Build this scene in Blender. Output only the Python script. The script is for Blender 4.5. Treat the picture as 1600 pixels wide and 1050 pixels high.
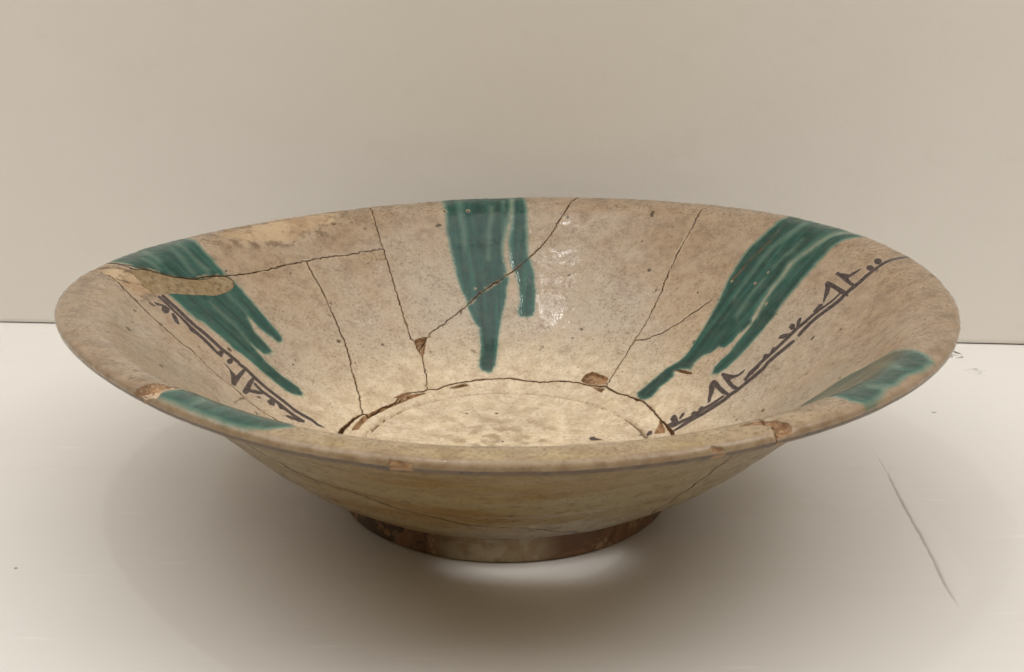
import bpy, math, random
import numpy as np

scene = bpy.context.scene
for _o in list(bpy.data.objects):
    bpy.data.objects.remove(_o, do_unlink=True)
col = scene.collection
R = 0.14                      # rim radius of the bowl in metres

# ------------------------------------------------------------------ camera
cam_data = bpy.data.cameras.new('camera')
cam = bpy.data.objects.new('camera', cam_data)
col.objects.link(cam)
scene.camera = cam
cam_data.sensor_width = 36.0
cam_data.lens = 42.75
cam_data.clip_start = 0.01
cam_data.clip_end = 50.0
cam.location = (0.0, -2.7843 * R, 1.3250 * R)
cam.rotation_euler = (math.radians(90) - 0.3233, 0.0003, -0.0058)
cam_data.dof.use_dof = True
cam_data.dof.focus_distance = 3.25 * R
cam_data.dof.aperture_fstop = 45.0

# ------------------------------------------------------------------ world, lamps, exposure
world = bpy.data.worlds.new('World')
scene.world = world
world.use_nodes = True
bg = world.node_tree.nodes['Background']
bg.inputs['Color'].default_value = (1.0, 0.74, 0.42, 1)
bg.inputs['Strength'].default_value = 0.15


def area_lamp(name, loc, target, sx, sy, watts, colour):
    ld = bpy.data.lights.new(name, 'AREA')
    ld.shape = 'RECTANGLE'
    ld.size, ld.size_y = sx, sy
    ld.energy = watts
    ld.color = colour
    ob = bpy.data.objects.new(name, ld)
    col.objects.link(ob)
    ob.location = loc
    from mathutils import Vector
    ob.rotation_euler = (Vector(target) - Vector(loc)).to_track_quat('-Z', 'Y').to_euler()
    return ob


area_lamp('ceiling_lamp', (0.05, -0.05, 1.50), (0.05, -0.05, 0), 2.4, 1.9, 22.0, (1.0, 0.99, 0.978))
area_lamp('ceiling_lamp_right', (0.95, 0.0, 1.00), (0.70, 0.0, 0), 1.3, 0.6, 6.5, (1.0, 0.99, 0.978))
area_lamp('ceiling_lamp_left', (-1.0, 0.0, 1.00), (-0.70, 0.0, 0), 1.2, 0.6, 4.6, (1.0, 0.99, 0.978))
area_lamp('spot_lamp', (-0.235, -0.06, 1.10), (0, 0.02, 0), 0.045, 0.018, 0.38, (1.0, 0.99, 0.978))

scene.view_settings.view_transform = 'Standard'
scene.view_settings.look = 'None'
scene.view_settings.gamma = 1.0
scene.view_settings.exposure = 0.26
scene.view_settings.use_curve_mapping = False

# ------------------------------------------------------------------ traced decoration (angle in degrees, position along the profile 0 centre .. 1 lip)
FEAT = {
 'glaze': [[[101.53,0.9925],[101.38,0.9249],[101.71,0.8831],[101.78,0.8375],[101.64,0.7829],[101.52,0.7454],[101.22,0.7026],[100.78,0.6696],[99.85,0.6425],[99.74,0.6189],[99.27,0.5919],[98.21,0.5666],[97.28,0.5506],[97.4,0.5252],[97.47,0.5058],[97.64,0.4794],[98.6,0.4462],[99.05,0.4237],[98.35,0.4106],[96.19,0.4012],[94.9,0.4058],[93.34,0.4276],[93.0,0.4571],[92.51,0.4938],[92.05,0.5228],[91.6,0.5573],[91.14,0.5878],[90.33,0.6141],[89.95,0.6433],[89.59,0.6786],[89.36,0.6957],[89.83,0.7257],[90.48,0.7564],[90.68,0.7875],[90.55,0.8127],[89.83,0.8574],[89.06,0.8963],[88.96,0.9553],[88.95,0.9806]],[[88.63,0.9845],[88.41,0.9148],[88.64,0.8666],[89.04,0.8185],[88.92,0.7713],[88.49,0.7374],[87.42,0.7101],[86.75,0.6806],[86.42,0.6541],[86.23,0.6369],[86.29,0.6223],[86.51,0.599],[86.14,0.5856],[84.27,0.5828],[82.73,0.5875],[82.38,0.6024],[82.58,0.6314],[82.5,0.6666],[82.73,0.6661],[83.15,0.7071],[84.01,0.734],[84.8,0.7583],[85.41,0.7987],[85.62,0.8498],[85.88,0.8985],[86.19,0.9311],[86.74,0.984]],[[35.16,0.9834],[34.73,0.9296],[35.53,0.8952],[36.3,0.8637],[36.57,0.8277],[36.38,0.7931],[36.29,0.765],[35.45,0.7302],[34.84,0.6954],[34.43,0.6634],[35.04,0.7026],[34.47,0.6604],[34.07,0.631],[33.86,0.6045],[33.4,0.5708],[33.22,0.5421],[33.99,0.5188],[35.78,0.4916],[36.27,0.4698],[36.73,0.4319],[37.5,0.4023],[34.59,0.3877],[32.35,0.3937],[31.06,0.4098],[31.66,0.4397],[31.46,0.4652],[31.16,0.4828],[32.42,0.4926],[30.78,0.5081],[27.97,0.5162],[28.61,0.5352],[28.11,0.5595],[26.62,0.5757],[25.69,0.5968],[23.88,0.6017],[23.17,0.6199],[23.16,0.6439],[22.7,0.6559],[22.37,0.681],[23.24,0.6918],[24.36,0.7427],[24.97,0.7747],[25.08,0.8122],[25.44,0.8459],[24.88,0.8751],[23.94,0.906],[23.16,0.9303],[22.75,0.9548],[22.31,0.9855]],[[20.07,0.532],[18.52,0.5388],[17.65,0.56],[17.68,0.5822],[17.58,0.6076],[17.43,0.6325],[17.57,0.6596],[17.92,0.6924],[18.33,0.7215],[18.9,0.7471],[19.42,0.7788],[19.77,0.8153],[19.9,0.85],[20.03,0.8781],[19.94,0.9071],[19.85,0.9342],[19.42,0.9544],[18.91,0.984],[21.42,0.9805],[22.17,0.949],[22.45,0.9283],[23.16,0.903],[24.18,0.8732],[24.61,0.8428],[24.22,0.8092],[24.08,0.7719],[23.65,0.7424],[22.18,0.6959],[21.72,0.6632],[21.5,0.6296],[21.24,0.5962],[21.76,0.5688],[21.41,0.5478]],[[167.57,0.9851],[162.93,0.9859],[159.86,0.992],[156.57,0.9891],[152.6,0.9922],[150.73,0.9897],[151.14,0.9636],[151.98,0.9352],[152.26,0.9114],[152.2,0.8885],[152.33,0.8656],[152.47,0.8464],[152.42,0.8263],[152.17,0.8087],[152.02,0.8012],[151.96,0.7851],[152.08,0.7579],[152.19,0.7309],[152.28,0.7043],[152.36,0.6818],[152.42,0.6592],[152.68,0.639],[153.54,0.6307],[154.64,0.6329],[155.05,0.65],[155.46,0.6669],[155.88,0.6876],[155.97,0.707],[156.15,0.7212],[157.11,0.7039],[157.93,0.6805],[158.16,0.6585],[158.12,0.639],[158.58,0.6216],[160.07,0.6161],[161.39,0.6255],[161.68,0.6422],[161.96,0.6609],[162.3,0.6527],[162.7,0.6349],[163.17,0.6097],[162.98,0.5849],[162.95,0.5595],[162.71,0.5362],[162.71,0.5155],[163.8,0.4969],[165.48,0.4931],[167.16,0.5092],[167.47,0.5275],[167.13,0.5489],[167.25,0.5756],[167.25,0.6003],[167.35,0.6245],[167.43,0.6485],[167.88,0.674],[167.97,0.6976],[167.95,0.7249],[167.88,0.7522],[168.63,0.7713],[168.65,0.7845],[168.12,0.815],[168.0,0.8427],[168.1,0.8714],[167.87,0.9002],[167.8,0.9243],[167.63,0.9479],[167.32,0.9658]],[[229.5,0.988],[230,0.93],[231,0.85],[233,0.7],[235,0.6],[238,0.58],[240,0.7],[242,0.75],[244,0.82],[246,0.9],[247.5,0.955],[245.7,0.98],[243.8,0.9875],[238.7,0.9885],[232.7,0.987]],[[333.7,0.897],[330.7,0.935],[329.3,0.956],[327.9,0.975],[326.5,0.988],[324.3,0.9887],[322.2,0.983],[320.3,0.977],[317,0.983],[315.1,0.98],[312.8,0.991],[310.1,0.9937],[309.5,0.976],[309.8,0.95],[311,0.88],[313,0.8],[316,0.68],[319,0.6],[322,0.58],[325,0.66],[328,0.62],[332,0.6],[335,0.7],[335.5,0.8],[334.5,0.86]]],
 'streak': [[[93.09,0.9349],[93.19,0.9025],[93.71,0.8602],[93.81,0.821],[94.15,0.7582],[93.6,0.7577],[93.19,0.8203],[92.92,0.8583],[92.24,0.9002],[92.16,0.9341]],[[98.9,0.9634],[99.23,0.8957],[98.92,0.8595],[99.03,0.8086],[99.22,0.7872],[98.59,0.7859],[98.19,0.8084],[98.12,0.8607],[98.26,0.8973],[98.16,0.9656]],[[90.56,0.9564],[90.49,0.9155],[89.92,0.9157],[90.01,0.9569]],[[89.21,0.982],[89.35,0.9164],[90.1,0.8868],[90.53,0.8463],[90.46,0.7998],[90.15,0.7678],[89.07,0.769],[89.2,0.7997],[88.92,0.8427],[88.38,0.8795],[88.22,0.9136],[88.4,0.9787]],[[31.41,0.9792],[30.61,0.9377],[31.36,0.9108],[32.32,0.8773],[32.58,0.8364],[32.34,0.7919],[32.32,0.7543],[32.08,0.7179],[31.28,0.7162],[31.55,0.7523],[31.6,0.7896],[31.73,0.8331],[31.24,0.8714],[30.07,0.9024],[29.16,0.9276],[29.21,0.9578]],[[27.29,0.9184],[27.57,0.8862],[28.28,0.8579],[28.6,0.8241],[27.87,0.8211],[27.44,0.8539],[26.75,0.882],[26.45,0.9147]],[[28.48,0.7919],[28.6,0.7611],[28.37,0.7241],[28.23,0.6773],[26.86,0.6752],[27.56,0.7225],[27.66,0.7587],[27.87,0.7902]],[[22.52,0.9908],[23.24,0.9587],[23.88,0.9342],[24.46,0.9069],[25.44,0.8756],[25.73,0.8457],[25.13,0.8099],[25.1,0.7727],[24.86,0.7423],[23.23,0.6928],[21.19,0.6927],[22.93,0.7406],[23.52,0.7693],[23.76,0.8067],[24.13,0.8406],[23.76,0.8674],[22.86,0.8981],[22.14,0.9233],[21.77,0.9463],[21.21,0.9756]],[[161.83,0.7916],[162.07,0.7607],[161.98,0.7288],[162.12,0.6986],[162.73,0.6696],[162.98,0.6561],[161.61,0.6571],[161.16,0.6714],[161.03,0.7005],[160.93,0.7313],[161.05,0.7633],[160.86,0.7942]],[[156.26,0.791],[156.27,0.7594],[156.34,0.7319],[156.86,0.7112],[155.68,0.7129],[155.18,0.7347],[155.33,0.7624],[155.35,0.7942]],[[161.89,0.9697],[162.6,0.9406],[162.98,0.9196],[161.76,0.9248],[161.16,0.9485],[159.68,0.9893]],[[157.88,0.9437],[158.24,0.9182],[158.59,0.8945],[158.91,0.8658],[157.78,0.8696],[157.5,0.8984],[157.11,0.9231],[156.49,0.9517]],[[155.23,0.9553],[155.52,0.9342],[155.91,0.9084],[155.73,0.8847],[155.58,0.8575],[154.48,0.8627],[154.67,0.8903],[154.84,0.9134],[154.3,0.9415],[153.91,0.967]],[[164.67,0.9483],[164.51,0.9289],[164.71,0.9035],[163.82,0.9067],[163.53,0.9335],[163.43,0.9556]],[[235.58,0.9922],[235.61,0.9701],[235.3,0.9471],[197.68,0.6527],[195.35,0.6487],[232.83,0.9217],[234.37,0.9593],[234.58,0.9835]],[[325.81,0.9066],[322.93,0.9426],[321.61,0.964],[323.62,0.9567],[326.21,0.928],[331.34,0.8782]],[[313.56,0.9621],[314.35,0.9769],[314.9,0.9928],[316.53,0.9806],[315.8,0.9665],[315.39,0.949]]],
 'ink': [[[7.89,0.9947],[7.89,0.9702],[7.82,0.9547],[7.7,0.9419],[7.57,0.9258],[7.63,0.9121],[7.73,0.897],[7.63,0.8764],[7.75,0.861],[7.78,0.8449],[7.54,0.8253],[7.7,0.8054],[8.02,0.7842],[7.7,0.7954],[8.01,0.7728],[8.05,0.7478],[7.85,0.7261],[7.43,0.7108],[6.25,0.711],[6.47,0.7259],[6.75,0.7469],[6.76,0.7713],[6.47,0.7941],[6.74,0.7828],[6.45,0.8035],[6.31,0.8239],[6.59,0.8435],[6.48,0.8589],[6.48,0.8747],[6.62,0.8951],[6.61,0.91],[6.66,0.9234],[6.74,0.9387],[6.87,0.9505],[6.97,0.9647],[7.02,0.988]],[[7.11,0.7016],[7.49,0.6875],[7.55,0.6705],[7.77,0.6507],[7.94,0.6269],[7.5,0.6162],[7.63,0.5909],[7.78,0.5741],[7.52,0.5564],[7.51,0.5401],[7.84,0.5249],[7.52,0.5061],[7.56,0.4843],[7.38,0.4651],[7.04,0.4493],[7.27,0.4386],[7.49,0.4199],[7.44,0.4016],[7.09,0.3842],[6.46,0.3699],[5.91,0.3697],[5.24,0.3839],[5.18,0.4014],[5.1,0.4194],[4.98,0.4378],[4.76,0.4489],[5.21,0.465],[5.48,0.4839],[5.47,0.5059],[5.93,0.5244],[5.65,0.5395],[5.88,0.5565],[6.05,0.574],[5.94,0.5907],[5.87,0.6165],[6.41,0.6271],[6.29,0.6502],[6.1,0.6699],[6.08,0.6868],[6.03,0.7008]],[[8.8,0.8353],[8.76,0.8166],[8.99,0.7984],[9.27,0.7836],[9.24,0.7896],[9.51,0.7658],[9.54,0.7453],[9.85,0.725],[9.96,0.7078],[9.82,0.6897],[9.76,0.6717],[9.7,0.6536],[9.79,0.6365],[10.05,0.6165],[9.96,0.6099],[10.06,0.5867],[8.99,0.5677],[7.87,0.5684],[8.14,0.5869],[8.24,0.6098],[8.61,0.616],[8.39,0.6357],[8.33,0.6531],[8.43,0.6713],[8.52,0.6892],[8.58,0.7069],[8.61,0.7236],[8.33,0.7439],[8.44,0.7645],[8.3,0.7882],[8.44,0.7819],[8.17,0.7969],[7.99,0.8155],[8.11,0.8343]],[[9.02,0.5121],[9.09,0.496],[9.15,0.4769],[9.32,0.4614],[9.11,0.4448],[8.43,0.4411],[8.95,0.4238],[9.99,0.4044],[11.11,0.3858],[12.45,0.3791],[9.76,0.3723],[8.16,0.382],[7.84,0.4026],[6.87,0.4223],[6.18,0.4405],[6.91,0.4453],[7.35,0.4607],[7.42,0.4761],[7.6,0.4954],[7.74,0.5115]],[[170.27,0.8537],[170.65,0.8323],[171.0,0.8072],[171.36,0.7824],[171.69,0.7575],[171.77,0.734],[172.05,0.7094],[172.25,0.6867],[171.91,0.6663],[171.9,0.6405],[172.25,0.6366],[171.99,0.6214],[172.49,0.5985],[172.59,0.5788],[172.91,0.5526],[173.42,0.529],[174.17,0.5054],[175.2,0.4815],[175.34,0.4603],[175.57,0.44],[176.7,0.424],[175.73,0.4081],[175.12,0.4083],[174.93,0.4237],[173.55,0.4398],[173.38,0.4609],[173.33,0.4816],[172.41,0.5053],[171.75,0.5292],[171.32,0.5529],[171.07,0.5793],[170.85,0.5988],[170.49,0.6221],[170.77,0.6372],[170.33,0.641],[170.39,0.6677],[170.75,0.6881],[170.6,0.7105],[170.37,0.7355],[170.32,0.7591],[170.03,0.784],[169.72,0.8091],[169.41,0.8343],[169.14,0.8557]],[[171.27,0.856],[171.61,0.8333],[172.06,0.8116],[172.35,0.7912],[172.99,0.7697],[173.58,0.7482],[173.77,0.7281],[174.27,0.707],[174.61,0.6878],[174.44,0.6726],[173.12,0.6734],[173.3,0.6882],[172.84,0.7072],[172.39,0.7287],[172.09,0.7491],[171.7,0.7706],[171.35,0.7922],[171.08,0.8127],[170.56,0.8347],[170.3,0.8576]],[[174.67,0.5876],[175.64,0.5643],[175.7,0.542],[176.4,0.5216],[177.43,0.5026],[178.1,0.4844],[180.06,0.464],[178.47,0.4501],[176.76,0.4511],[176.65,0.4632],[176.18,0.4834],[175.39,0.5016],[174.45,0.5209],[174.09,0.542],[174.0,0.564],[173.38,0.5871]],[[168.62,0.9866],[168.44,0.9719],[168.87,0.9536],[169.02,0.9396],[168.79,0.9308],[168.51,0.932],[168.45,0.9421],[168.19,0.9573],[167.76,0.9768],[168.11,0.9911]],[[13.88,0.8648],[13.99,0.8746],[13.04,0.8739],[12.31,0.8769],[11.01,0.8812],[10.7,0.8907],[10.26,0.9006],[9.77,0.9079],[9.74,0.898],[9.89,0.8838],[10.17,0.8726],[8.97,0.8699],[7.38,0.8698],[7.16,0.8634],[8.21,0.8611],[9.8,0.8614],[11.77,0.8637]],[[13.96,0.8351],[14.06,0.845],[12.18,0.8464],[10.46,0.8463],[7.92,0.8475],[6.73,0.8411],[8.18,0.8345],[10.37,0.8354],[11.84,0.8349],[10.95,0.8245],[10.28,0.811],[9.59,0.7977],[10.4,0.8008],[11.99,0.817],[12.86,0.8275]],[[10.15,0.7813],[10.52,0.7907],[9.74,0.7987],[9.53,0.7923]],[[9.91,0.7694],[10.31,0.7824],[10.01,0.7972],[9.13,0.7945],[9.15,0.783],[8.96,0.7718]],[[11.16,0.7329],[11.52,0.7441],[10.86,0.7475],[10.04,0.7387],[9.43,0.7288],[9.69,0.7218]],[[11.77,0.7131],[12.04,0.7247],[10.82,0.7272],[9.51,0.719],[10.26,0.7115]],[[11.46,0.6799],[11.96,0.6885],[11.17,0.6978],[9.76,0.7067],[9.55,0.6985],[10.0,0.6871]],[[9.87,0.649],[10.43,0.6593],[9.59,0.6653],[8.69,0.6587],[8.82,0.6505]],[[10.12,0.6272],[10.87,0.6366],[10.02,0.6427],[8.93,0.6387],[8.85,0.6279]],[[10.12,0.6272],[10.87,0.6366],[10.02,0.6427],[8.75,0.6396],[8.87,0.6297]],[[8.98,0.5652],[9.08,0.5708],[8.25,0.5812],[7.73,0.5738],[7.58,0.5663]],[[9.22,0.5802],[9.69,0.5877],[8.79,0.5942],[7.56,0.5887]],[[17.2,0.5418],[17.47,0.5488],[15.63,0.5531],[13.42,0.5594],[12.38,0.5685],[12.3,0.5808],[11.78,0.5872],[11.32,0.5777],[11.34,0.5635],[12.22,0.552],[12.5,0.5464],[10.13,0.5446],[7.08,0.548],[6.65,0.5416],[8.36,0.5344],[11.72,0.5343],[14.6,0.5372]],[[16.69,0.5035],[17.47,0.5109],[17.84,0.5199],[17.25,0.5258],[15.36,0.525],[12.84,0.5221],[9.69,0.5229],[7.33,0.5244],[7.28,0.5178],[9.89,0.5105],[12.93,0.5106],[14.62,0.5112],[12.95,0.5015],[11.55,0.4903],[9.73,0.4808],[9.89,0.4726],[12.31,0.4816],[14.78,0.4948]],[[9.48,0.4473],[10.56,0.4565],[9.88,0.4639],[8.71,0.459],[8.28,0.4487]],[[9.48,0.4299],[10.39,0.4375],[9.54,0.4444],[8.08,0.4421],[8.33,0.4308]],[[14.42,0.389],[15.54,0.3988],[14.79,0.4065],[12.33,0.4048],[10.11,0.4006],[8.46,0.3868],[9.52,0.3737],[12.63,0.3746],[12.29,0.3867]],[[11.69,0.4049],[13.06,0.4184],[12.5,0.4249],[11.19,0.4186],[10.39,0.4052]],[[8.62,0.4281],[9.83,0.4364],[9.21,0.4455],[8.08,0.4426],[7.68,0.4329]],[[11.35,0.3166],[13.24,0.3287],[12.45,0.3357],[9.45,0.3303],[9.48,0.3169]],[[8.55,0.2928],[11.19,0.3017],[11.03,0.3104],[9.07,0.3052]],[[13.64,0.1866],[16.11,0.1935],[15.94,0.2017],[12.8,0.2046],[9.24,0.2173],[9.6,0.2015],[9.89,0.1872]],[[173.47,0.8532],[172.76,0.8444],[171.87,0.831],[172.01,0.817],[173.63,0.8136],[174.55,0.8163],[174.42,0.8279],[172.91,0.8342],[173.97,0.8413]],[[172.92,0.8109],[172.22,0.8083],[172.71,0.7963],[174.23,0.7803],[174.98,0.7832],[174.8,0.7931],[173.92,0.8029]],[[173.26,0.7654],[172.13,0.7618],[172.51,0.7445],[173.73,0.7462],[173.89,0.7567]],[[175.5,0.6668],[175.37,0.6536],[176.01,0.64],[176.68,0.6267],[173.71,0.6255],[171.59,0.6248],[171.15,0.6185],[173.93,0.6155],[178.31,0.6154],[181.8,0.6155],[182.12,0.6258],[178.68,0.6343],[176.47,0.6453],[175.83,0.6588]],[[181.32,0.5998],[178.88,0.5983],[175.24,0.5994],[172.24,0.5986],[171.83,0.5908],[174.29,0.5887],[177.63,0.5856],[176.06,0.574],[175.11,0.561],[176.0,0.5564],[177.7,0.5674],[179.45,0.5835],[181.85,0.5878],[182.24,0.596]],[[177.98,0.5431],[175.69,0.5399],[175.77,0.5267],[178.06,0.5228],[179.07,0.5324]],[[176.53,0.5207],[175.41,0.5106],[177.31,0.5002],[178.19,0.511]],[[180.29,0.4963],[178.87,0.4891],[178.32,0.4756],[179.6,0.4676],[180.6,0.4784],[180.62,0.4907]],[[8.01,0.9394],[7.59,0.9351],[7.6,0.9306],[8.02,0.9275],[8.68,0.9271],[9.31,0.9296],[9.68,0.934],[9.69,0.9385],[9.32,0.9416],[8.69,0.9419]],[[7.53,0.9198],[7.23,0.916],[7.37,0.9118],[7.88,0.9089],[8.55,0.9084],[9.12,0.9105],[9.38,0.9144],[9.26,0.9186],[8.79,0.9215],[8.13,0.9219]],[[6.06,0.8433],[5.9,0.8414],[5.92,0.8396],[6.12,0.8383],[6.42,0.8383],[6.71,0.8393],[6.87,0.8412],[6.85,0.8431],[6.65,0.8443],[6.35,0.8443]],[[172.4,0.6778],[173.1,0.6761],[173.83,0.6765],[174.3,0.6789],[174.33,0.6823],[173.91,0.6854],[173.21,0.6871],[172.5,0.6868],[172.04,0.6845],[172.0,0.6811]],[[172.07,0.6503],[172.9,0.6485],[173.8,0.6494],[174.43,0.6527],[174.54,0.6569],[174.08,0.6604],[173.25,0.6621],[172.37,0.6613],[171.76,0.6583],[171.65,0.6541]],[[172.17,0.6761],[172.72,0.675],[173.34,0.6757],[173.8,0.678],[173.91,0.6809],[173.63,0.6834],[173.08,0.6845],[172.47,0.6838],[172.03,0.6816],[171.91,0.6787]]],
 'crack': {"B":[[154.57,0.3675],[148.23,0.4115],[142.76,0.4664],[138.8,0.5252],[136.54,0.5762],[135.78,0.624],[135.29,0.6568],[134.63,0.7002],[134.31,0.7376],[134.24,0.7766],[133.96,0.8078],[133.67,0.8231]],"D1":[[116.22,0.8224],[120.21,0.8223],[124.18,0.8189],[128.47,0.8237],[133.67,0.8231]],"D2":[[133.67,0.8231],[138.09,0.824],[142.2,0.8234],[143.06,0.8212],[148.11,0.827],[152.94,0.8376],[156.47,0.8499],[159.29,0.8558],[162.8,0.8768],[164.83,0.899],[166.71,0.9197],[167.62,0.9344],[168.25,0.9587],[168.02,0.9857]],"C1":[[115.33,0.9668],[116.03,0.9039],[116.29,0.8592],[116.22,0.8224]],"C2":[[116.22,0.8224],[116.5,0.7749],[116.6,0.7284],[116.89,0.6761],[117.21,0.6242],[117.35,0.5792],[117.74,0.5402],[117.0,0.5307],[117.01,0.4974]],"C3":[[117.01,0.4974],[116.61,0.4794],[118.09,0.4385],[119.06,0.4068],[121.45,0.3651]],"E":[[117.01,0.4974],[114.16,0.5258],[111.51,0.5501],[106.24,0.5785],[100.28,0.6213],[95.55,0.6624],[90.98,0.6972],[87.29,0.7299],[85.17,0.7563],[82.92,0.7872],[81.31,0.8188],[80.05,0.8509],[79.13,0.8873],[78.05,0.9232],[76.79,0.9867]],"F1":[[51.08,0.9637],[51.65,0.9428],[51.4,0.9058],[51.62,0.8589],[51.71,0.8164],[51.67,0.7711],[51.38,0.7272],[50.94,0.6883],[50.98,0.6525],[51.0,0.6096],[51.63,0.5436]],"F2":[[51.63,0.5436],[51.66,0.4853],[51.24,0.4203],[51.0,0.3909]],"G":[[51.63,0.5436],[48.1,0.5579],[44.86,0.5826],[41.69,0.619],[39.57,0.6564],[37.8,0.6859],[36.25,0.7115],[36.07,0.7438],[35.56,0.7671],[35.31,0.8025],[34.53,0.8337],[33.68,0.8715],[33.3,0.9079],[33.01,0.9357],[34.3,0.9801]],"Hc":[[172.96,0.9694],[174.92,0.9356],[176.25,0.9124],[177.36,0.8665],[178.89,0.8221],[180.06,0.7714],[180.67,0.7221],[182.16,0.6823],[182.59,0.6442],[182.57,0.6195],[183.79,0.5928],[184.08,0.5675],[184.67,0.5372]],"I":[[226.81,1.0],[228.16,0.9845],[226.59,0.9244]],"J":[[296.48,1.0],[296.74,0.9986],[297.21,0.9778],[297.19,0.9617],[297.7,0.9411]]},
 'disc': [[154.99,0.3657],[152.64,0.3518],[144.56,0.3541],[137.52,0.3519],[133.71,0.3678],[128.01,0.368],[123.12,0.3614],[121.13,0.3665],[118.03,0.3583],[111.25,0.3708],[105.32,0.3736],[97.68,0.3774],[88.41,0.3801],[90.72,0.3782],[83.21,0.3716],[76.5,0.3689],[69.22,0.3803],[62.63,0.385],[57.48,0.383],[51.0,0.3909],[45.53,0.3822],[37.42,0.3848],[32.64,0.388],[24.79,0.3775],[16.54,0.3706],[8.74,0.3699]],
 'chip': [[[116.75,0.5368],[112.97,0.5386],[115.57,0.4863],[116.83,0.4798],[117.43,0.5024]],[[61.66,0.3936],[61.02,0.4153],[59.48,0.4277],[55.47,0.4242],[52.09,0.4187],[51.5,0.3994],[55.68,0.3865],[59.72,0.3862]],[[155.73,0.3605],[147.23,0.3553],[136.87,0.352],[132.57,0.3677],[123.34,0.3587],[122.71,0.3531],[133.9,0.3458],[146.51,0.3431],[154.11,0.3454],[166.09,0.3404],[169.0,0.3529]],[[136.98,0.3705],[131.54,0.3778],[127.62,0.3724],[133.3,0.361]],[[113.94,0.3575],[105.42,0.3706],[103.91,0.3572],[110.13,0.3519]],[[56.74,0.3798],[50.74,0.3879],[50.95,0.3683]],[[18.2,0.3705],[14.41,0.3686],[10.46,0.3643],[7.4,0.3582],[9.88,0.3331],[13.0,0.3476]],[[37.99,0.3867],[34.95,0.3866],[33.46,0.3845],[35.17,0.3801]],[[225.9,0.9995],[226.18,0.9902],[226.27,0.97],[227.04,0.9529],[228.1,0.9532],[228.49,0.9716],[227.77,0.9931],[227.28,0.9993]],[[227,0.997],[228.3,0.972],[228.4,0.95],[228.6,0.925],[229,0.952],[229.2,0.973],[230,0.993],[228.2,1]],[[293.5,0.955],[297,0.945],[299,0.963],[299.2,0.982],[298.6,0.998],[296.5,1],[296.4,0.998],[297.2,0.975],[296,0.957]],[[259.5,0.9964],[261.73,0.998],[261.75,1.0],[259.37,1.0]],[[289.25,0.9916],[290.26,0.9961],[290.83,1.0],[290.11,1.0],[289.21,0.9996]],[[33.12,0.4943],[30.61,0.5068],[26.36,0.5104],[25.98,0.5059],[29.02,0.4986]]],
 'patch': [[[169.25,0.9376],[167.49,0.9244],[166.11,0.9144],[164.88,0.8994],[163.72,0.8878],[162.22,0.8738],[160.63,0.8608],[158.62,0.8491],[156.62,0.8437],[155.62,0.8461],[153.34,0.8383],[152.13,0.8301],[151.9,0.8175],[152.77,0.8045],[154.83,0.7964],[158.53,0.7974],[161.57,0.8128],[163.66,0.8227],[166.43,0.8414],[170.79,0.8623],[171.14,0.8909],[170.64,0.914]],[[122.11,0.8142],[117.57,0.8185],[116.31,0.8145],[116.57,0.7829],[119.56,0.7872],[121.41,0.8006]]],
 'worn': [[[145.74,0.9721],[140.13,0.9728],[131.59,0.9944],[124.35,0.9919],[118.94,0.9892],[123.13,0.9296],[127.58,0.9056],[132.31,0.8881],[137.74,0.8911],[143.79,0.91],[146.98,0.9356]],[[171.85,0.9856],[168.89,0.9812],[168.75,0.9464],[170.61,0.8947],[171.01,0.8634],[174.86,0.868],[176.15,0.9052],[175.22,0.9397],[174.1,0.9719]]],
 'soil_shade': [[[171.82,0.9771],[170.39,0.9591],[170.22,0.9382],[170.16,0.912],[171.26,0.8718],[170.38,0.873],[169.43,0.9137],[169.47,0.9414],[169.71,0.9632],[170.69,0.9853]],[[174.56,0.934],[170.41,0.9357],[169.26,0.9334],[168.97,0.9356],[169.97,0.9398],[173.97,0.9394]],[[175.01,0.9336],[173.6,0.9143],[171.49,0.897],[171.26,0.8684],[170.5,0.8704],[170.98,0.8991],[173.07,0.9166],[174.25,0.9364]],[[35.06,0.754],[33.88,0.8268],[33.09,0.8737],[32.21,0.9224],[32.54,0.9244],[33.73,0.8774],[34.5,0.8298],[35.66,0.7565]],[[192.31,0.6139],[186.36,0.5951],[184.43,0.5879],[183.52,0.591],[185.66,0.5987],[191.75,0.6162]],[[191.53,0.6096],[187.6,0.6009],[184.99,0.59],[184.49,0.5913],[187.3,0.6027],[191.48,0.6116]]],
 'pit': [[101.75,0.9254,0.0049],[97.22,0.9205,0.0044],[90.22,0.7532,0.0028],[97.37,0.6714,0.0024],[108.91,0.7911,0.0029],[29.34,0.7713,0.0025],[28.42,0.8076,0.0019],[35.16,0.7589,0.0023],[22.53,0.7344,0.0028],[41.72,0.708,0.0038],[66.72,0.7165,0.0027],[62.62,0.9342,0.0022],[56.4,0.7857,0.0019],[67.06,0.7915,0.0016],[57.06,0.6852,0.0019],[63.37,0.7992,0.0014],[64.79,0.4336,0.0019],[354.86,0.9543,0.0044],[338.63,0.9251,0.0038],[18.67,0.9629,0.0022],[96.2,0.1942,0.0048],[115.04,0.2101,0.0043],[103.2,0.03,0.006],[142.53,0.8124,0.0019],[106.94,0.8087,0.0024],[135.36,0.4657,0.0022],[103.62,0.4324,0.0019]],
}

rng = np.random.default_rng(11)
random.seed(4)

# ------------------------------------------------------------------ bowl profile
INNER = [(0, .100), (.12, .100), (.25, .101), (.33, .103), (.375, .1065), (.417, .1195), (.474, .150), (.539, .1865),
         (.603, .231), (.666, .287), (.728, .345), (.79, .400), (.837, .440), (.883, .480), (.915, .5075), (.943, .5225), (.972, .5275), (.997, .5285)]
RA = [.0045, -.0101, -.0067, .0078, .016, -.0068]
ZA = [.0105, -.0008, .0063, .012, -.0003, .0047, .0006, .0032]


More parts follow.
